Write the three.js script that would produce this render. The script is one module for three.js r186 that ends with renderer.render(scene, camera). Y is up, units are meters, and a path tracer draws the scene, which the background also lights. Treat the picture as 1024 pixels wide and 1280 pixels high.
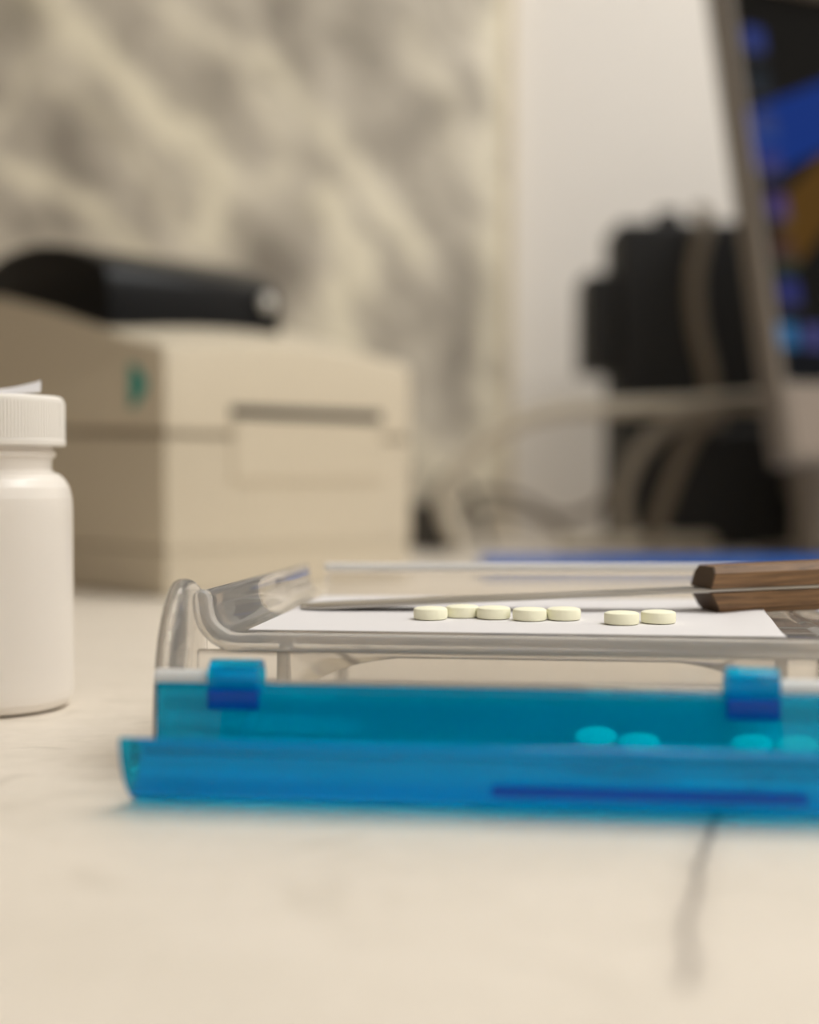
import * as THREE from 'three';
import { RoundedBoxGeometry } from 'three/addons/geometries/RoundedBoxGeometry.js';
import { toCreasedNormals, mergeGeometries } from 'three/addons/utils/BufferGeometryUtils.js';
import { ImprovedNoise } from 'three/addons/math/ImprovedNoise.js';
import { RectAreaLightUniformsLib } from 'three/addons/lights/RectAreaLightUniformsLib.js';

// ---------------------------------------------------------------- camera, light, exposure
// Shapes are written in units of 1.45 mm; K turns them into metres. The countertop is y = 0.
const K = 0.00145;
const at = (x, h, d) => new THREE.Vector3(x * K, h * K, -d * K);
const D = Math.PI / 180;
const scene = new THREE.Scene();
scene.background = new THREE.Color(0, 0, 0);
const camera = new THREE.PerspectiveCamera(2 * Math.atan(640 / 1700) / D, 1024 / 1280, 0.005, 30);
camera.position.copy(at(0, 55, 0));
camera.rotation.x = -Math.atan(50 / 1700);
camera.focus = 279 * K;
camera.userData.fStop = 3.7;
scene.add(camera);
const renderer = new THREE.WebGLRenderer({ antialias: true });
renderer.toneMapping = THREE.LinearToneMapping;
renderer.toneMappingExposure = 0.69;
renderer.shadowMap.enabled = true;
RectAreaLightUniformsLib.init();
const LAMP = new THREE.Color(0.97, 0.985, 0.97);
// ceiling light panels: [x, z, width, depth, intensity]
const CEILING = 1.75;
const PANELS = [[0.95, -0.05, 1.2, 0.6, 8.2], [0.75, -0.95, 1.2, 0.5, 8.5], [1.05, 1.45, 1.2, 0.6, 7.0]];

// ---------------------------------------------------------------- helpers
const counts = {};
function numbered(n) { const c = counts[n] = (counts[n] ?? -1) + 1; return c ? `${n}_${String(c).padStart(3, '0')}` : n; }
function tag(o, label, category, group) { o.userData.label = label; o.userData.category = category; if (group) o.userData.group = group; return o; }
function thing(name, label, category, pos, turn = 0, group) {
  const o = new THREE.Group(); o.name = numbered(name); scene.add(o);
  if (pos) o.position.copy(pos);
  o.rotation.y = turn;
  return tag(o, label, category, group);
}
function obj(name, geo, mat, parent = scene) {           // geometry in scene units of 1.45 mm
  const g = Array.isArray(geo) ? mergeGeometries(geo.map(x => x.index ? x.toNonIndexed() : x)) : geo;
  g.scale(K, K, K);
  const m = new THREE.Mesh(g, mat); m.name = parent === scene ? numbered(name) : name;
  m.castShadow = m.receiveShadow = true; parent.add(m);
  return m;
}
function struct(name, geo, mat) { const m = obj(name, geo, mat); m.userData.kind = 'structure'; return m; }
const rbox = (w, h, d, r, x, y, z, seg = 3) => new RoundedBoxGeometry(w, h, d, seg, r).translate(x, y, z);
const box = (w, h, d, x, y, z) => new THREE.BoxGeometry(w, h, d).translate(x, y, z);
const crease = (g, a = 0.6) => toCreasedNormals(g, a);
function shape(pts, curve = false) {
  const s = new THREE.Shape();
  if (curve) { const c = new THREE.SplineCurve(pts.map(p => new THREE.Vector2(...p))); c.getPoints(curve).forEach((p, i) => i ? s.lineTo(p.x, p.y) : s.moveTo(p.x, p.y)); s.closePath(); }
  else pts.forEach((p, i) => i ? s.lineTo(...p) : s.moveTo(...p));
  return s;
}
// a strip of thickness t along a smooth curve through pts, with round ends
function ribbon(pts, t, n = 48, curved = true) {
  const c = curved ? new THREE.SplineCurve(pts.map(p => new THREE.Vector2(...p))) : null;
  const P = curved ? c.getSpacedPoints(n) : pts.map(p => new THREE.Vector2(...p));
  const N = P.map((p, i) => { const a = P[Math.max(0, i - 1)], b = P[Math.min(P.length - 1, i + 1)], d = b.clone().sub(a).normalize(); return new THREE.Vector2(-d.y, d.x); });
  const r = t / 2, out = [];
  P.forEach((p, i) => out.push([p.x + N[i].x * r, p.y + N[i].y * r]));
  const cap = (p, n, sgn) => { for (let k = 1; k < 6; k++) { const a = k / 6 * Math.PI, d = new THREE.Vector2(n.y, -n.x).multiplyScalar(sgn); out.push([p.x + sgn * n.x * r * Math.cos(a) + d.x * r * Math.sin(a), p.y + sgn * n.y * r * Math.cos(a) + d.y * r * Math.sin(a)]); } };
  cap(P[P.length - 1], N[N.length - 1], 1);
  for (let i = P.length - 1; i >= 0; i--) out.push([P[i].x - N[i].x * r, P[i].y - N[i].y * r]);
  cap(P[0], N[0], -1);
  return shape(out);
}
const extr = (s, depth, bevel = 0, extra = {}) => new THREE.ExtrudeGeometry(s, { depth: depth - 2 * bevel, bevelEnabled: bevel > 0, bevelSize: bevel, bevelThickness: bevel, bevelOffset: -bevel, bevelSegments: 2, curveSegments: 24, ...extra }).translate(0, 0, bevel);
// profile (back, up) swept from s0 to s1 along the thing's x axis
const alongX = (s, s0, s1, bevel = 0) => crease(extr(s, s1 - s0, bevel).rotateY(Math.PI / 2).translate(s0, 0, 0), 0.5);
// profile (x, up) swept backwards from b0 to b1
const alongBack = (s, b0, b1, bevel = 0, extra) => crease(extr(s, b1 - b0, bevel, extra).translate(0, 0, -b1), 0.5);
function rng(seed) { let a = seed; return () => { a = (a + 0x6d2b79f5) | 0; let t = Math.imul(a ^ (a >>> 15), 1 | a); t = (t + Math.imul(t ^ (t >>> 7), 61 | t)) ^ t; return ((t ^ (t >>> 14)) >>> 0) / 4294967296; }; }
const noise = new ImprovedNoise();
function fbm(x, y, z = 0, o = 4) { let s = 0, a = 0.5; for (let i = 0; i < o; i++) { s += a * noise.noise(x, y, z + i * 7.3); x *= 2.03; y *= 2.03; a *= 0.5; } return s; }
const clamp = (x, a = 0, b = 1) => Math.min(b, Math.max(a, x));
const smooth = (a, b, x) => { const t = clamp((x - a) / (b - a)); return t * t * (3 - 2 * t); };
function dataTex(w, h, f, srgb = true) {                 // f(u, v) -> [r, g, b] 0..255, v up
  const d = new Uint8Array(w * h * 4);
  for (let y = 0; y < h; y++) for (let x = 0; x < w; x++) { const c = f((x + 0.5) / w, (y + 0.5) / h); d.set([clamp(c[0], 0, 255), clamp(c[1], 0, 255), clamp(c[2], 0, 255), 255], (y * w + x) * 4); }
  const t = new THREE.DataTexture(d, w, h); t.magFilter = THREE.LinearFilter; t.minFilter = THREE.LinearFilter; t.wrapS = t.wrapT = THREE.RepeatWrapping;
  if (srgb) t.colorSpace = THREE.SRGBColorSpace;
  t.needsUpdate = true; return t;
}
const std = (color, roughness = 0.5, more = {}) => new THREE.MeshPhysicalMaterial({ color, roughness, ...more });
const segDist = (x, y, a, b) => { const dx = b[0] - a[0], dy = b[1] - a[1], t = clamp(((x - a[0]) * dx + (y - a[1]) * dy) / (dx * dx + dy * dy)); return Math.hypot(x - a[0] - t * dx, y - a[1] - t * dy); };
const lineDist = (x, y, p) => { let m = 1e9; for (let i = 1; i < p.length; i++) m = Math.min(m, segDist(x, y, p[i - 1], p[i])); return m; };

// ---------------------------------------------------------------- materials
const M = {
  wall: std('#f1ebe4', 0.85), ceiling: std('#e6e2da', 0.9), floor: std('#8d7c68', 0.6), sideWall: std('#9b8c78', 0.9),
  clear: new THREE.MeshPhysicalMaterial({ color: new THREE.Color(0.985, 0.965, 0.935), roughness: 0.03, transmission: 0.91, thickness: 2, ior: 1.36, attenuationColor: new THREE.Color(0.80, 0.77, 0.74), attenuationDistance: 0.03 }),
  frosted: new THREE.MeshPhysicalMaterial({ color: new THREE.Color(0.95, 0.94, 0.93), roughness: 0.35, transmission: 0.35, thickness: 2, ior: 1.46 }),
  blue: new THREE.MeshPhysicalMaterial({ color: new THREE.Color(0.0, 0.625, 1.0), roughness: 0.05, transmission: 0.84, thickness: 2, ior: 1.30, specularIntensity: 0.25 }),
  blueDeep: new THREE.MeshPhysicalMaterial({ color: new THREE.Color(0.0, 0.16, 0.72), roughness: 0.15, transmission: 0.6, thickness: 2, ior: 1.40, specularIntensity: 0.3 }),
  milky: new THREE.MeshPhysicalMaterial({ color: new THREE.Color(0.97, 0.945, 0.91), roughness: 0.06, transmission: 0.90, thickness: 2, ior: 1.34 }),
  hazy: new THREE.MeshPhysicalMaterial({ color: new THREE.Color(0.97, 0.93, 0.88), roughness: 0.06, transmission: 0.66, thickness: 2, ior: 1.36 }),
  paper: std('#e3dfdf', 0.9), white: std('#f1e9e0', 0.34, { clearcoat: 0.4, clearcoatRoughness: 0.2 }), cap: std('#f1ebe3', 0.5),
  pill: std('#fffce0', 0.6), steel: std('#b8b4ae', 0.28, { metalness: 1 }),
  printer: std('#cbbfaa', 0.55), printerDark: std('#8f8371', 0.7), slot: std('#2a251e', 0.8), window: std('#07090d', 0.3, { specularIntensity: 0.4 }), teal: std('#0f8f86', 0.5), tealLight: std('#2fb3a8', 0.5),
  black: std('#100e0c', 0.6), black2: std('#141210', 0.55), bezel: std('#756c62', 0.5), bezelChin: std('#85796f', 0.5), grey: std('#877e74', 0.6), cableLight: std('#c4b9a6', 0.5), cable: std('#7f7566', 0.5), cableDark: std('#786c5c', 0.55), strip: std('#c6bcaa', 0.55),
  mat: std('#0a5cb6', 0.55, { specularIntensity: 0.5 }), adapter: std('#3b362f', 0.6),
};

// countertop: cream laminate, faint grain and one dark hairline crack
const CT = { x0: -900, x1: 900, d0: -160, d1: 1165 };
const TILE = 620, TILE_D = 1340;                                        // size of the texture in scene units
const crack = [[60, 243], [55.5, 232], [51.2, 220.5], [46.5, 208], [42.6, 197], [40.2, 188], [38.6, 181], [36.2, 173], [33.6, 162], [31.5, 153], [29.8, 144]].map(([x, d]) => [x + 310, d + 160]);
const counterMap = dataTex(1280, 2048, (u, v) => {
  const x = u * TILE, y = v * TILE_D;
  const wob = 2.2 * noise.noise(x * 0.05, y * 0.05, 3);
  const per = (a, w) => Math.min(1, Math.min(a, w - a) / 40);    // fade the pattern towards the tile's edges
  const f = per(x, TILE) * per(y, TILE_D);
  const n = f * (7 * fbm(x * 0.012, y * 0.03, 1, 4) + 7 * fbm(x * 0.05 + wob, y * 0.16, 5, 4) + 6 * fbm(x * 0.3, y * 0.3, 9, 3));
  const streak = f * smooth(0.16, 0.42, fbm(x * 0.035 + 8, y * 0.12 + wob, 12, 3)) * 13;
  const cx = x + 1.0 * noise.noise(x * 0.12, y * 0.12, 20), dist = lineDist(cx, y, crack);
  const k = (1 - smooth(0.15, 0.95, dist)) * 0.46 + (1 - smooth(0.4, 5, dist)) * 0.06;
  const c = [229 + n - streak, 218 + n - streak, 203 + n * 1.1 - streak * 1.05], dk = [70, 60, 54];
  return c.map((q, i) => q * (1 - k) + dk[i] * k);
});
M.counter = new THREE.MeshPhysicalMaterial({ map: counterMap, roughness: 0.52 });

// marble: cream and grey clouds with warped diagonal veins (x right, y down in tenths of the slab)
const cream = [
  [[[60, 0], [130, 60], [200, 130], [280, 200], [360, 260], [395, 330], [385, 430]], 46, 1.0], [[[480, 110], [560, 210], [640, 290], [700, 380], [760, 460]], 34, 0.8],
  [[[20, 320], [130, 355], [200, 430], [270, 480]], 24, 0.9], [[[100, 150], [200, 240], [290, 330], [330, 400]], 22, 0.6], [[[590, 360], [655, 470], [610, 560], [660, 700]], 44, 0.95],
  [[[915, 0], [900, 300], [890, 900]], 26, 0.9], [[[300, 20], [420, 110], [500, 200], [520, 280], [470, 360]], 24, 0.5], [[[760, 60], [800, 200], [860, 330]], 26, 0.45], [[[0, 220], [60, 120], [110, 90]], 20, 0.5], [[[560, 600], [700, 720], [820, 900]], 40, 0.6]];
const grey = [[130, 275, 62, 80, 1], [30, 50, 60, 70, 0.9], [380, 165, 36, 50, 0.75], [520, 75, 60, 80, 0.75], [510, 490, 75, 70, 0.95], [780, 240, 60, 70, 0.6], [845, 570, 55, 110, 0.75], [270, 420, 50, 60, 0.6], [690, 60, 50, 70, 0.5], [90, 420, 70, 40, 0.7], [600, 700, 80, 60, 0.6], [230, 60, 40, 40, 0.3], [750, 620, 40, 80, 0.4]];
const MB = { x0: -560, x1: 79, h1: 640 };
const toVein = (x, h) => { const px = 512 + x * 1700 / 1150, py = 590 - (h - 55) * 1700 / 1150; return [px * 1.463, py * 1.463]; };
const marbleMap = dataTex(1024, 1024, (u, v) => {
  let [x, y] = toVein(MB.x0 + u * (MB.x1 - MB.x0), v * MB.h1);
  x += 38 * fbm(x * 0.008, y * 0.008, 2, 4) * 1.6; y += 38 * fbm(x * 0.008 + 40, y * 0.008, 6, 4) * 1.6;
  let l = 0, g = 0;
  for (const [p, w, a] of cream) l = Math.max(l, a * Math.exp(-((lineDist(x, y, p) / w) ** 2)));
  for (const [cx, cy, rx, ry, a] of grey) g = Math.max(g, a * Math.exp(-(((x - cx) / rx) ** 2) - ((y - cy) / ry) ** 2));
  const rot = (x * 0.8 - y * 0.6), rot2 = (x * 0.6 + y * 0.8);
  const n = fbm(rot * 0.016, rot2 * 0.006, 11, 5), fine = fbm(rot * 0.05, rot2 * 0.016, 23, 4), vein = Math.pow(1 - Math.abs(fbm(rot * 0.012 + 5, rot2 * 0.005, 17, 4)) * 2, 8);
  const t = clamp(0.47 + 0.56 * l - 0.5 * g + 0.6 * n + 0.16 * vein + 0.3 * fine), yel = clamp(l * 0.9 + 0.3 * fbm(x * 0.006, y * 0.006, 30, 3));
  const dk = [148, 140, 129], lt = [252, 243, 226];
  return [0, 1, 2].map(i => dk[i] + (lt[i] - dk[i]) * t - (i === 2 ? 7 * yel : 0));
});
M.marble = new THREE.MeshPhysicalMaterial({ map: marbleMap, roughness: 0.45 });
M.marbleTrim = std('#d8c8a8', 0.5);

const woodMap = dataTex(512, 128, (u, v) => {
  const x = u * 90, y = v * 12 + 0.8 * noise.noise(x * 0.05, v * 2, 4);
  const n = fbm(x * 0.05, y * 1.1, 3, 4) + 0.35 * fbm(x * 0.25, y * 5, 8, 3), pore = smooth(0.18, 0.4, fbm(x * 0.12, y * 3.4, 15, 3));
  const k = clamp(0.5 + 0.9 * n);
  return [100 + 62 * k - 44 * pore, 74 + 50 * k - 34 * pore, 50 + 36 * k - 24 * pore];
});
M.wood = new THREE.MeshPhysicalMaterial({ map: woodMap, roughness: 0.5 });
M.woodEnd = std('#4f3a26', 0.65);

// ---------------------------------------------------------------- the room
const R = { l: -1.7, r: 1.75, b: -1168 * K, f: 2.3, floor: -0.9 };
const mm = (v) => v / K;
struct('floor', box(mm(R.r - R.l + 0.4), mm(0.1), mm(R.f - R.b + 0.4), mm((R.l + R.r) / 2), mm(R.floor - 0.05), mm((R.f + R.b) / 2)), M.floor);
struct('ceiling', box(mm(R.r - R.l + 0.4), mm(0.1), mm(R.f - R.b + 0.4), mm((R.l + R.r) / 2), mm(CEILING + 0.05), mm((R.f + R.b) / 2)), M.ceiling);
const wh = mm(CEILING - R.floor), wy = mm((CEILING + R.floor) / 2);
struct('wall_back', box(mm(R.r - R.l + 0.4), wh, mm(0.1), mm((R.l + R.r) / 2), wy, mm(R.b - 0.05)), M.wall);
struct('wall_front', box(mm(R.r - R.l + 0.4), wh, mm(0.1), mm((R.l + R.r) / 2), wy, mm(R.f + 0.05)), M.wall);
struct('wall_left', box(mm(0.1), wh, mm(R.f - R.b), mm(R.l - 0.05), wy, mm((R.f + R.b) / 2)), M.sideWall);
struct('wall_right', box(mm(0.1), wh, mm(R.f - R.b), mm(R.r + 0.05), wy, mm((R.f + R.b) / 2)), M.wall);
{ // marble slab covering the left of the back wall, standing on the countertop, and its cream edge strip
  const g = box(MB.x1 - MB.x0, MB.h1, 17.6, (MB.x0 + MB.x1) / 2, MB.h1 / 2, -1159);
  struct('wall_back_marble', g, M.marble);
  struct('trim_1', rbox(7, MB.h1, 18, 1.5, MB.x1 + 3.6, MB.h1 / 2, -1158.8), M.marbleTrim);
}
{ // countertop with its cabinet
  const o = thing('countertop', 'long cream countertop with faint grain and a dark hairline crack in front', 'countertop', at(0, 0, 0));
  const g = rbox(CT.x1 - CT.x0, 26, CT.d1 - CT.d0, 2, (CT.x0 + CT.x1) / 2, -13, -(CT.d0 + CT.d1) / 2), p = g.attributes.position, uv = g.attributes.uv;
  for (let i = 0; i < p.count; i++) uv.setXY(i, (p.getX(i) + 310) / TILE, (-p.getZ(i) + 160) / TILE_D);
  obj('slab', g, M.counter, o);
  const hh = -mm(R.floor) - 26;
  obj('cabinet', box(CT.x1 - CT.x0 - 40, hh - 0.2, CT.d1 - CT.d0 - 60, 0, -26.1 - hh / 2, -(CT.d0 + CT.d1) / 2 - 25), M.sideWall, o);
}
PANELS.forEach(([x, z, w, d, e], i) => {
  const o = thing('ceiling_light', ['warm white ceiling light panel over the right of the room', 'warm white ceiling light panel near the back wall', 'warm white ceiling light panel behind the camera'][i], 'ceiling light', new THREE.Vector3(x, CEILING - 0.03, z));
  obj('frame', box(mm(w + 0.06), mm(0.03), mm(d + 0.06), 0, mm(0.014), 0), M.wall, o);
  obj('diffuser', box(mm(w), mm(0.006), mm(d), 0, mm(-0.004), 0), new THREE.MeshStandardMaterial({ color: '#ffffff', roughness: 0.6, emissive: LAMP, emissiveIntensity: 2.0 }), o);
  const l = new THREE.RectAreaLight(LAMP, e, w, d); l.position.set(x, CEILING - 0.045, z); l.rotation.x = -Math.PI / 2; l.name = 'panel_light'; scene.add(l);
});

// ---------------------------------------------------------------- pill counting tray
// local axes: x along the tray to the right, y up, -z towards the back
const TRAY = { pos: at(-46.1, 0, 226), turn: -6.6 * D, top: 23.7 };
const tray = thing('pill_counting_tray', 'clear plastic pill counting tray with an open translucent blue lid along its front', 'pill tray', TRAY.pos, TRAY.turn);
tray.updateMatrixWorld(true);
const onTray = (s, h, b) => tray.localToWorld(new THREE.Vector3(s * K, h * K, -b * K));
{
  // platform: floor with a left wall that turns up through a fillet, and a low ridge on the right
  const prof = (t, top) => [[0.9, top], [1.1, 28], [1.9, 25.4], [3.8, 23.3], [6.8, 23.7 - t / 2], [12, 23.7 - t / 2]];
  const J = (t, top) => { const c = new THREE.SplineCurve(prof(t, top).map(p => new THREE.Vector2(...p))).getSpacedPoints(30).map(p => [p.x, p.y]); return ribbon([...c, [60, 23.7 - t / 2], [119.5, 23.7 - t / 2], [121.3, 23.9 - t / 2 + 0.4], [123, 23.7 - t / 2], [128, 23.7 - t / 2]], t, 0, false); };
  const taper = (g) => { const p = g.attributes.position; for (let i = 0; i < p.count; i++) { const s = p.getX(i), b = -p.getZ(i), w = 1 - smooth(5, 16, s); p.setX(i, s + w * 4.6 * clamp((b - 42) / 80)); } g.deleteAttribute('normal'); return crease(g.index ? g.toNonIndexed() : g, 0.5); };
  const pl = alongBack(J(2.3, 30.6), 42.1, 121.5, 0.35); 
  obj('platform', taper(pl), M.clear, tray);
  obj('front_lip', alongBack(J(3.7, 30.2), 38.2, 42.0, 1.0), M.hazy, tray);
  // trough swept along the front
  const tr = ribbon([[17.6, 17.2], [17.6, 9.5], [19.6, 5.2], [24.5, 3.2], [30, 4.3], [35.2, 8.6], [38.2, 13.6], [39.4, 19.6]], 1.7, 60);
  obj('trough', alongX(tr, 0.2, 117.6, 0.3), M.milky, tray);
  // end panels
  const end = () => shape([[20, 0], [20.3, 9], [21.6, 18], [24.3, 25.5], [28.5, 31], [33.5, 33.9], [38.5, 34.2], [44, 32.6], [48, 30.4], [50, 27], [50, 15], [48.5, 6], [47.5, 0]]);
  const sm = (s) => { const pts = new THREE.CatmullRomCurve3(s.getPoints().slice(0, 10).map(p => new THREE.Vector3(p.x, p.y, 0))).getPoints(50).map(p => [p.x, p.y]); return shape([...pts, [50, 15], [48.5, 6], [47.5, 0]]); };
  obj('end_panel', alongX(sm(end()), -3.4, -0.5, 0.9), M.milky, tray);
  obj('end_panel', alongX(shape([[20, 0], [20.3, 9], [21.6, 18], [24, 20.5], [38, 20.5], [44, 20.5], [46, 0]]), 118, 120.6, 0.6), M.clear, tray);
  // back wall, set slightly askew, open at the left as a pouring corner
  const put = (g) => g.rotateY(5.0 * D).translate(69, 0, -131);
  obj('back_wall', put(rbox(118, 29.6, 2.3, 0.7, 0, 14.8, 0)), M.clear, tray);
  obj('back_rim', put(rbox(119, 1.9, 3.6, 0.8, 0, 30.6, 0)), M.frosted, tray);
  // apron with an arch, and the legs
  const ap = new THREE.Shape([[15.6, 11], [15.6, 19.7], [113, 19.7], [113, 11], [110.4, 11]].map(p => new THREE.Vector2(...p)));
  ap.bezierCurveTo(106, 14.5, 101, 18.4, 92, 18.6); ap.lineTo(40, 18.6); ap.bezierCurveTo(30, 18.4, 23, 14.0, 18.2, 11); ap.closePath();
  obj('apron', alongBack(ap, 42.6, 44.0, 0.2), M.clear, tray);
  for (const [s, b] of [[16.6, 46.5], [111.6, 46.5], [22, 112], [104, 118]]) obj('leg', rbox(2.3, 21, 4.2, 0.5, s, 10.6, -b), M.hazy, tray);
  // hinge pins
  for (const [s0, s1] of [[-0.3, 9.2], [107.6, 117.5]]) obj('hinge_pin', new THREE.CylinderGeometry(1.5, 1.5, s1 - s0, 20).rotateZ(Math.PI / 2).translate((s0 + s1) / 2, 18.7, -14.2), M.frosted, tray);
  // blue lid: a J-shaped channel lying open on the countertop
  const lp = ribbon([[13.0, 17.2], [13.1, 9.5], [12.2, 4.6], [8.6, 1.3], [3.5, 0.78], [-0.8, 1.2], [-4.4, 4.2], [-6.4, 8], [-7.2, 11.4]], 1.4, 60);
  const lid = obj('lid', alongX(lp, 0, 117.4, 0.3), M.blue, tray);
  for (const [s0, s1] of [[9.6, 18.7], [98.4, 107.2]]) {
    const a = []; for (let k = 0; k <= 20; k++) { const t = (-65 + k / 20 * 290) * D; a.push([14.2 + 2.6 * Math.cos(t), 18.9 + 2.6 * Math.sin(t)]); }
    obj('hinge_clip', alongX(ribbon([...a.reverse(), ], 1.2, 40), s0, s1, 0.25), M.blue, lid);
    obj('clip_tab', rbox(s1 - s0, 3.4, 1.2, 0.4, (s0 + s1) / 2, 15.4, -11.5), M.blueDeep, lid);
  }
  obj('grip_ridge', rbox(48.6, 1.9, 1.3, 0.5, 84.4, 4.7, 6.0), M.blueDeep, lid);
}

// ---------------------------------------------------------------- paper on the platform
{
  const o = new THREE.BoxGeometry(1, 0.16, 1, 60, 1, 40), p = o.attributes.position;
  for (let i = 0; i < p.count; i++) {
    const u = p.getX(i) + 0.5, v = 0.5 - p.getZ(i);      // u to the right, v to the back
    const s0 = 9.3 + 1.6 * v, s1 = 113.2 + 5.4 * v - 1.5 * Math.sin(v * 3);
    const s = s0 + (s1 - s0) * u, b = 43.6 + 73 * v;
    const curl = 0.9 * smooth(0.9, 1, u) * smooth(0.05, 0.35, v) * (1 - smooth(0.5, 0.9, v)) + 0.25 * smooth(0.5, 1, v) * (0.5 + 0.5 * Math.sin(u * 9));
    p.setXYZ(i, s, TRAY.top + 0.1 + p.getY(i) + curl, -b);
  }
  o.computeVertexNormals();
  const m = obj('paper_sheet', o, M.paper);
  m.position.copy(TRAY.pos); m.rotation.y = TRAY.turn;
  tag(m, 'sheet of plain white paper lying on the clear tray under the tablets', 'paper');
}

// ---------------------------------------------------------------- tablets
{
  const r = 3.58, t = 2.5;
  const pr = [[0, 0], [r - 0.55, 0], [r - 0.12, 0.18], [r, 0.5], [r, t - 0.5], [r - 0.12, t - 0.22], [r - 0.6, t - 0.02], [r * 0.55, t + 0.1], [0, t + 0.14]];
  const geo = toCreasedNormals(new THREE.LatheGeometry(pr.map(p => new THREE.Vector2(...p)), 48), 0.5).scale(K, K, K);
  const proto = new THREE.Mesh(geo, M.pill); proto.castShadow = proto.receiveShadow = true;
  let n = 0;
  const put = (s, h, b, tilt, label, group) => {
    const q = n++ ? proto.clone() : proto; q.name = numbered('tablet'); scene.add(q);
    q.position.copy(onTray(s, h, b)); q.rotation.set(tilt, TRAY.turn + n, 0, 'YXZ');
    if (tilt) { const m = new THREE.Matrix4().makeRotationY(TRAY.turn).multiply(new THREE.Matrix4().makeRotationX(tilt)); q.rotation.setFromRotationMatrix(m); }
    tag(q, label, 'tablet', group);
  };
  const g1 = 'tablets standing in a row on the white paper', g2 = 'tablets lying in the trough behind the blue lid';
  const h = TRAY.top + 0.2;
  put(43.2, h, 66.4, 0, 'leftmost pale yellow tablet of the row on the white paper', g1);
  put(49.6, h, 71.2, 0, 'pale yellow tablet set a little back, second from the left on the paper', g1);
  put(56.4, h, 69.1, 0, 'pale yellow tablet in the middle of the five close together on paper', g1);
  put(64.1, h, 66.8, 0, 'fourth pale yellow tablet from the left on the white paper', g1);
  put(71.2, h, 68.6, 0, 'pale yellow tablet at the right end of the five, just left of the gap', g1);
  put(83.0, h, 61.6, 0, 'left tablet of the separate pair at the right of the row on paper', g1);
  put(90.6, h, 64.5, 0, 'rightmost pale yellow tablet on the paper, nearest the wooden handle', g1);
  const tl = 21 * D;
  put(76.0, 5.0, 29.6, tl, 'leftmost tablet in the trough, seen through the blue lid', g2);
  put(83.4, 4.5, 27.6, tl * 0.75, 'second tablet from the left in the trough, seen through blue plastic', g2);
  put(102.2, 4.6, 28.0, tl * 0.8, 'tablet in the trough below the right hinge clip, third from the left', g2);
  put(109.6, 4.6, 28.0, tl * 0.8, 'rightmost tablet in the trough, near the right edge of the photo', g2);
}

// ---------------------------------------------------------------- spatula
{
  const tip = [11.6, TRAY.top + 0.75, 84.6], end = [131.6, 30.1, 92.5];
  const o = thing('spatula', 'steel counting spatula with a two-piece dark wooden handle lying across the tray', 'spatula', onTray(...tip));
  const a = onTray(...tip), b = onTray(...end), dir = b.clone().sub(a).normalize();
  o.rotation.set(0, Math.atan2(-dir.z, dir.x), Math.asin(dir.y), 'YXZ');
  // blade flat, wider towards the tip, rounded; the tang runs on between the handle halves
  const s = new THREE.Shape(); s.moveTo(0, 0); s.bezierCurveTo(0.2, 3, 3, 5.4, 9, 5.4); s.lineTo(60, 4.4); s.lineTo(84, 3.6); s.lineTo(92, 4.6); s.lineTo(166, 5.0); s.lineTo(166, -5.0); s.lineTo(92, -4.6); s.lineTo(84, -3.6); s.lineTo(60, -4.4); s.lineTo(9, -5.4); s.bezierCurveTo(3, -5.4, 0.2, -3, 0, 0);
  obj('blade', crease(extr(s, 0.9, 0.2).rotateX(-Math.PI / 2).translate(0, -0.45, 0), 0.4), M.steel, o);
  for (const sg of [1, -1]) {
    // half of the handle: a bar with chamfered edges and a slanted front end
    const hs = new THREE.Shape([[-5.2, 0], [-5.2, 3.3], [-3.7, 4.75], [3.7, 4.75], [5.2, 3.3], [5.2, 0]].map(p => new THREE.Vector2(...p)));
    let g = extr(hs, 78, 0, { steps: 1 }).rotateY(Math.PI / 2).translate(89.5, 0.5, 0);
    const p = g.attributes.position; for (let i = 0; i < p.count; i++) if (p.getX(i) < 90) p.setX(i, p.getX(i) + (p.getY(i) - 0.5) * (sg > 0 ? 0.3 : 0.45) - 0.3 + (p.getZ(i) + 5.2) * 0.27);
    if (sg < 0) { g.scale(1, -1, 1); const ix = g.attributes.position.array; for (let k = 0; k < ix.length; k += 9) for (let c = 0; c < 3; c++) { const q = ix[k + c]; ix[k + c] = ix[k + 6 + c]; ix[k + 6 + c] = q; } }
    g.deleteAttribute('normal'); g = crease(g, 0.3);
    const uv = g.attributes.uv, P = g.attributes.position; for (let i = 0; i < P.count; i++) uv.setXY(i, P.getX(i) / 90, (P.getZ(i) * 0.6 + P.getY(i) + sg * 2.3) / 12);
    const m = obj('handle_scale', g, M.wood, o);
    const e = new THREE.Shape([[-5.1, 0.1], [-5.1, 3.3], [-3.6, 4.65], [3.6, 4.65], [5.1, 3.3], [5.1, 0.1]].map(p => new THREE.Vector2(...p)));
    let eg = extr(e, 0.25).rotateY(Math.PI / 2).translate(89.2, 0.5, 0);
    const ep = eg.attributes.position; for (let i = 0; i < ep.count; i++) { ep.setX(i, ep.getX(i) + (ep.getY(i) - 0.5) * (sg > 0 ? 0.3 : 0.45) - 0.32 + (ep.getZ(i) + 5.2) * 0.27); ep.setY(i, ep.getY(i) * sg); }
    eg.deleteAttribute('normal'); eg.computeVertexNormals();
    obj('end_grain', eg, M.woodEnd, m);
  }
}

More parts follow.
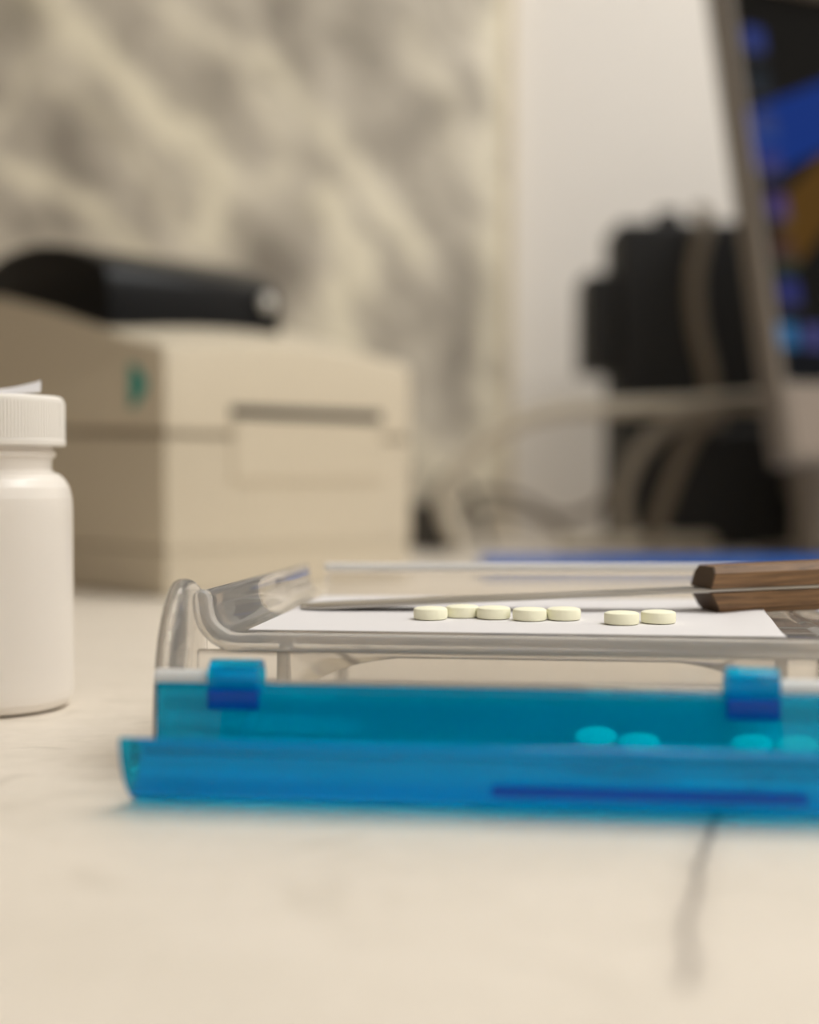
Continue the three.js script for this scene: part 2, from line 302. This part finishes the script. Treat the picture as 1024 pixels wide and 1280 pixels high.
// ---------------------------------------------------------------- white bottle
{
  const o = thing('pill_bottle', 'white plastic medicine bottle with ribbed screw cap at the left', 'bottle', at(-97, 0, 317), 0.3);
  const pr = [[0, 0.5], [12, 0.4], [13.2, 0], [15.2, 0.15], [16.9, 1.0], [17.7, 2.6], [17.9, 4.5], [17.95, 20], [17.95, 46], [17.8, 49], [17.2, 51.5], [16.2, 53.3], [14.9, 54.5], [13.7, 55.0], [13.2, 55.6], [13.3, 58], [14.1, 58.6], [14.1, 59.6], [13.3, 60.3], [13.2, 62], [0, 62]];
  const c = new THREE.CatmullRomCurve3(pr.map(p => new THREE.Vector3(p[0], p[1], 0)), false, 'catmullrom', 0.1).getPoints(140);
  obj('body', crease(new THREE.LatheGeometry(c.map(p => new THREE.Vector2(Math.max(0, p.x), p.y)), 96), 0.5), M.white, o);
  // cap with fine ribs round its skirt
  const cap = new THREE.LatheGeometry([[0, 61.0], [15.2, 61.0], [16.25, 61.1], [16.4, 61.5], [16.4, 62.4], [16.15, 62.6], [16.15, 71.2], [15.95, 72.0], [15.3, 72.5], [13.6, 72.55], [13.3, 72.2], [0, 72.2]].map(p => new THREE.Vector2(...p)), 192);
  obj('cap', crease(cap, 0.5), M.cap, o);
  const ribs = []; for (let k = 0; k < 128; k++) { const a = k / 128 * Math.PI * 2; ribs.push(new THREE.CylinderGeometry(0.19, 0.19, 8.6, 5, 1, true).translate(16.15 * Math.cos(a), 66.9, 16.15 * Math.sin(a))); }
  obj('cap_ribs', ribs, M.cap, o);
  const f = new THREE.BoxGeometry(15, 0.3, 9, 14, 1, 6), p = f.attributes.position;
  for (let i = 0; i < p.count; i++) { const u = p.getX(i) / 15 + 0.5, v = p.getZ(i) / 9; p.setY(i, p.getY(i) + 0.25 + 2.3 * u * u * (0.75 - 0.7 * v)); }
  f.computeVertexNormals();
  const m = obj('paper_scrap', f, M.paper); m.position.copy(at(-93.5, 73.1, 317)); m.rotation.set(0.16, 0.25, 0, 'YXZ');
  tag(m, 'small folded scrap of white paper lying on the bottle cap', 'paper');
}

// ---------------------------------------------------------------- label printer
{
  const o = thing('label_printer', 'beige desktop label printer with black window lid and teal emblem on its side', 'printer', at(-105, 0, 584), 45 * D);
  const W = 150, L = 190;
  const side = (pts) => shape(pts);
  // swept along x; profile given as (back, up)
  const seamY = 70;
  obj('base', alongX(side([[0.7, 1], [0.7, 21.2], [L - 0.7, 21.2], [L - 0.7, 1]]), 0.7, W - 0.7, 0.5), M.printer, o);
  for (const [fx, fz] of [[14, -14], [W - 14, -14], [14, 14 - L], [W - 14, 14 - L]]) obj('foot', box(14, 1.2, 14, fx, 0.6, fz), M.slot, o);
  obj('lower_housing', alongX(side([[0, 21.5], [0, seamY], [L, seamY + 6], [L, 21.5]]), 0, W, 1.6), M.printer, o);
  obj('seam', alongX(side([[1.6, seamY - 1], [1.6, seamY + 4], [L - 2, seamY + 10], [L - 2, seamY + 4]]), 1.6, W - 1.6), M.printerDark, o);
  const cov = extr(side([[0, seamY + 3], [0, 104], [1.5, 108.5], [6, 110.6], [26, 114], [45, 119.5], [90, 131.5], [143, 143], [L - 10, 146], [L, 140], [L, seamY + 9]]), W, 1.8, { steps: 14 }).rotateY(Math.PI / 2);
  { const p = cov.attributes.position; for (let i = 0; i < p.count; i++) { const y = p.getY(i), k = smooth(88, 110, y) * (1 - smooth(60, 110, -p.getZ(i))); p.setY(i, y + k * (5.0 * Math.sin(Math.PI * clamp(p.getX(i) / W)))); } cov.deleteAttribute('normal'); }
  obj('cover', crease(cov, 0.5), M.printer, o);
  obj('front_panel', rbox(92, 28, 1.6, 0.7, 82, 65, 0.5), M.printer, o);
  obj('label_slot', rbox(93, 5.0, 1.4, 0.5, 82, 82.0, 0.2), M.slot, o);
  // smoked window lid arching over the label roll
  const ws = ribbon([[46, 120], [46.5, 146]], 1, 2);
  const arc = new THREE.SplineCurve([[45, 121], [45.3, 138], [49, 148], [62, 155.5], [85, 162], [115, 165.5], [150, 162], [180, 147], [182, 142]].map(p => new THREE.Vector2(...p))).getPoints(50).map(p => [p.x, p.y]);
  obj('window_lid', alongX(side([...arc, [160, 140], [100, 128], [60, 119]]), 1.6, 102, 2.2), M.window, o);
  obj('lid_glint', new THREE.SphereGeometry(4.2, 24, 16).scale(0.7, 1, 1).translate(91, 139, -43), std('#f6f3ec', 0.3), o);  // pale ball added to stand in for a bright highlight on the window lid
  // emblem on the left side
  const em = new THREE.Shape(); em.moveTo(-6, -10); em.lineTo(-6, 10); em.quadraticCurveTo(1.5, 9, 7, 0); em.quadraticCurveTo(1.5, -9, -6, -10);
  const eg = extr(em, 0.8, 0.2).rotateY(-Math.PI / 2).translate(-0.5, 93, -19);
  const E = obj('emblem', eg, M.teal, o); E.userData.label = 'teal half-round emblem';
  const e2 = new THREE.Shape(); e2.moveTo(-2.5, -4); e2.lineTo(-2.5, 4); e2.lineTo(3.5, 0);
  obj('emblem_arrow', extr(e2, 0.5).rotateY(-Math.PI / 2).translate(-1.2, 93, -19.3), M.tealLight, E);
}

// ---------------------------------------------------------------- monitor
{
  const o = thing('computer_monitor', 'grey framed computer monitor tilted back, showing a dark desktop with blue band', 'monitor', at(207, 0, 745), 26 * D);
  const head = new THREE.Matrix4().compose(new THREE.Vector3(0, 60, 0), new THREE.Quaternion().setFromEuler(new THREE.Euler(-12 * D, 0, 0)), new THREE.Vector3(1, 1, 1));
  const T = (g) => g.applyMatrix4(head);
  const W = 340, H = 296, bz = 5, ch = 46;
  const fr = new THREE.Shape([[0, 0], [W, 0], [W, H], [0, H]].map(p => new THREE.Vector2(...p)));
  fr.holes.push(new THREE.Path([[bz, ch], [bz, H - bz], [W - bz, H - bz], [W - bz, ch]].map(p => new THREE.Vector2(...p))));
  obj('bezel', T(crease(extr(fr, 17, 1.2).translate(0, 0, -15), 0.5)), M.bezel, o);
  obj('chin', T(rbox(W - 8, ch - 8, 1.6, 0.7, W / 2, ch / 2, 2.2)), M.bezelChin, o);
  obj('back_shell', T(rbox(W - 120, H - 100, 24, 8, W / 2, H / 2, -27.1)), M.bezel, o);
  // what the screen shows
  const c = document.createElement('canvas'); c.width = 1024; c.height = 800; const x = c.getContext('2d');
  x.fillStyle = '#16130f'; x.fillRect(0, 0, 1024, 800);
  const band = (col, pts) => { x.fillStyle = col; x.beginPath(); pts.forEach((p, i) => i ? x.lineTo(...p) : x.moveTo(...p)); x.closePath(); x.fill(); };
  band('#123f9c', [[0, 375], [0, 275], [180, 195], [1024, -180], [1024, 60], [180, 330], [60, 390]]);
  band('#6b4a16', [[40, 550], [75, 430], [180, 340], [1024, 60], [1024, 250], [180, 470], [90, 565]]);
  band('#20301a', [[20, 600], [50, 550], [95, 560], [60, 610]]);
  const ic = ['#3a4c9a', '#2b333c', '#40508f', '#4a4a8a', '#5a4a86', '#5b4038', '#3a3f86'];
  ic.forEach((k, i) => { x.fillStyle = k; x.beginPath(); x.roundRect(32, 92 + i * 84, 48, 48, 9); x.fill(); x.fillStyle = 'rgba(190,200,235,0.35)'; x.fillRect(26, 143 + i * 84, 60, 6); });
  x.fillStyle = '#0d1a3c'; x.fillRect(0, 680, 1024, 50);
  ['#3f7fb5', '#55558f', '#1f56c0', '#1f56c0', '#2b6fd8'].forEach((k, i) => { x.fillStyle = k; x.fillRect(14 + i * 62, 682, 46, 46); });
  x.fillStyle = '#12141a'; x.fillRect(0, 730, 1024, 70);
  const tx = new THREE.CanvasTexture(c); tx.colorSpace = THREE.SRGBColorSpace; tx.magFilter = THREE.LinearFilter;
  const sw = W - 2 * bz, sh = H - bz - ch;
  obj('screen', T(new THREE.BoxGeometry(sw + 1, sh + 1, 1).translate(W / 2, ch + sh / 2, -5)), new THREE.MeshPhysicalMaterial({ color: '#030303', roughness: 0.85, specularIntensity: 0.15, emissive: '#ffffff', emissiveMap: tx, emissiveIntensity: 0.75 }), o);
  const l = new THREE.RectAreaLight(new THREE.Color(0.4, 0.5, 1), 0.03, sw * K, sh * K); l.name = 'screen_glow';
  o.add(l); l.position.copy(new THREE.Vector3(W / 2, ch + sh / 2, 2).applyMatrix4(head).multiplyScalar(K)); l.rotation.set(12 * D, Math.PI, 0); l.rotation.set(-12 * D, 0, 0); l.rotateY(Math.PI); l.rotation.set(-12 * D, 0, 0); l.rotateY(0);
  l.lookAt(new THREE.Vector3(W / 2, ch + sh / 2 + 200 * Math.sin(12 * D), 200).multiplyScalar(K).applyMatrix4(new THREE.Matrix4().makeRotationY(26 * D)).add(o.position));
  // stand
  obj('neck', rbox(200, 150, 26, 8, 172, 76, -68), M.grey, o);
  obj('stand_base', rbox(220, 6, 80, 3, 195, 3, -88), M.grey, o);
}

// ---------------------------------------------------------------- black device and its bits
{
  const o = thing('electronic_device', 'tall black boxy device with a stepped left side beside the monitor', 'device', at(150, 0, 985), 0);
  const h2 = 236;
  obj('housing', rbox(136, h2, 70, 4, 68, h2 / 2, -35), M.black, o);
  obj('side_module', rbox(23, 72, 56, 3, -10.6, 164, -36), M.black2, o);
  obj('foot_block', rbox(132, 86, 40, 5, 68, 43.2, 20.2), M.black2, o);
  obj('top_knob', new THREE.CylinderGeometry(9, 11, 12, 24).translate(42, h2 + 6, -30), M.black2, o);
  obj('port_plug', rbox(22, 26, 10, 4, 122, 50, 43), std('#6d6258', 0.6), o);
}
const tube = (pts, r, n = 80) => new THREE.TubeGeometry(new THREE.CatmullRomCurve3(pts.map(p => new THREE.Vector3(p[0], p[1], -p[2]))), n, r, 12);
{
  const cab = (name, label, pts, r, m) => tag(obj(name, tube(pts, r), m), label, 'cable', 'cables beside the monitor');
  cab('cable', 'grey cable hanging straight down the front of the black device', [[207, 241, 976], [205, 228, 944], [196, 190, 938], [198, 155, 938], [206, 120, 938], [207, 100, 938]], 5.5, M.cableDark);
  cab('cable', 'pale grey cable arching from the counter by the printer towards the monitor', [[35, 5.2, 900], [24, 30, 908], [34, 58, 912], [60, 82, 914], [98, 96, 915], [140, 98, 917], [190, 100, 915], [236, 103, 905]], 6, M.cableLight);
  cab('cable', 'light grey cable loop bending down in front of the black device', [[142, 14, 880], [138, 35, 880], [146, 62, 880], [168, 86, 880], [200, 97, 874], [240, 98, 866]], 5.5, M.cable);
  cab('cable', 'darker grey cable slanting down across the black device foot', [[160, 8, 896], [167, 32, 896], [182, 70, 896], [192, 86, 896], [206, 91, 894]], 5.5, M.cableDark);
  cab('cable', 'thin dark cable running low behind the printer to the black device', [[20, 4, 985], [50, 40, 990], [80, 36, 990], [110, 22, 985], [135, 30, 980], [146, 45, 978]], 3, M.cableDark);
  cab('cable', 'thin brownish cable lying in a low curve behind the pale arch', [[10, 3.2, 1010], [60, 26, 1020], [100, 20, 1020], [126, 3.2, 1010]], 3, M.cable);
  const ps = thing('power_strip', 'pale grey power strip with rounded end lying on the counter before the black device', 'power strip', at(100, 0, 925), 0);
  obj('housing', rbox(108, 13, 20, 6, 54, 6.5, 0), M.strip, ps);
  for (let k = 0; k < 4; k++) obj('socket', new THREE.CylinderGeometry(6.5, 6.5, 0.8, 24).translate(16 + k * 25, 13.2, 0), M.adapter, ps);
  const ad = thing('power_adapter', 'small dark power adapter on the counter beside the printer', 'adapter', at(14, 0, 950), 0.3);
  obj('body', rbox(26, 34, 24, 3, 0, 17, 0), M.adapter, ad);
  obj('cord', tube([[4, 30, -4], [10, 52, 0], [26, 50, -6], [40, 26, -10], [48, 2, -12]].map(p => [p[0], p[1], -p[2]]), 2.2), M.adapter, ad);
}
{
  const m = obj('blue_folder', rbox(206, 7, 56, 1.5, 0, 3.5, 0), M.mat); m.position.copy(at(142, 0, 742)); m.rotation.y = -1 * D;
  tag(m, 'narrow bright blue folder lying on the counter behind the tray', 'folder');
}

renderer.render(scene, camera);
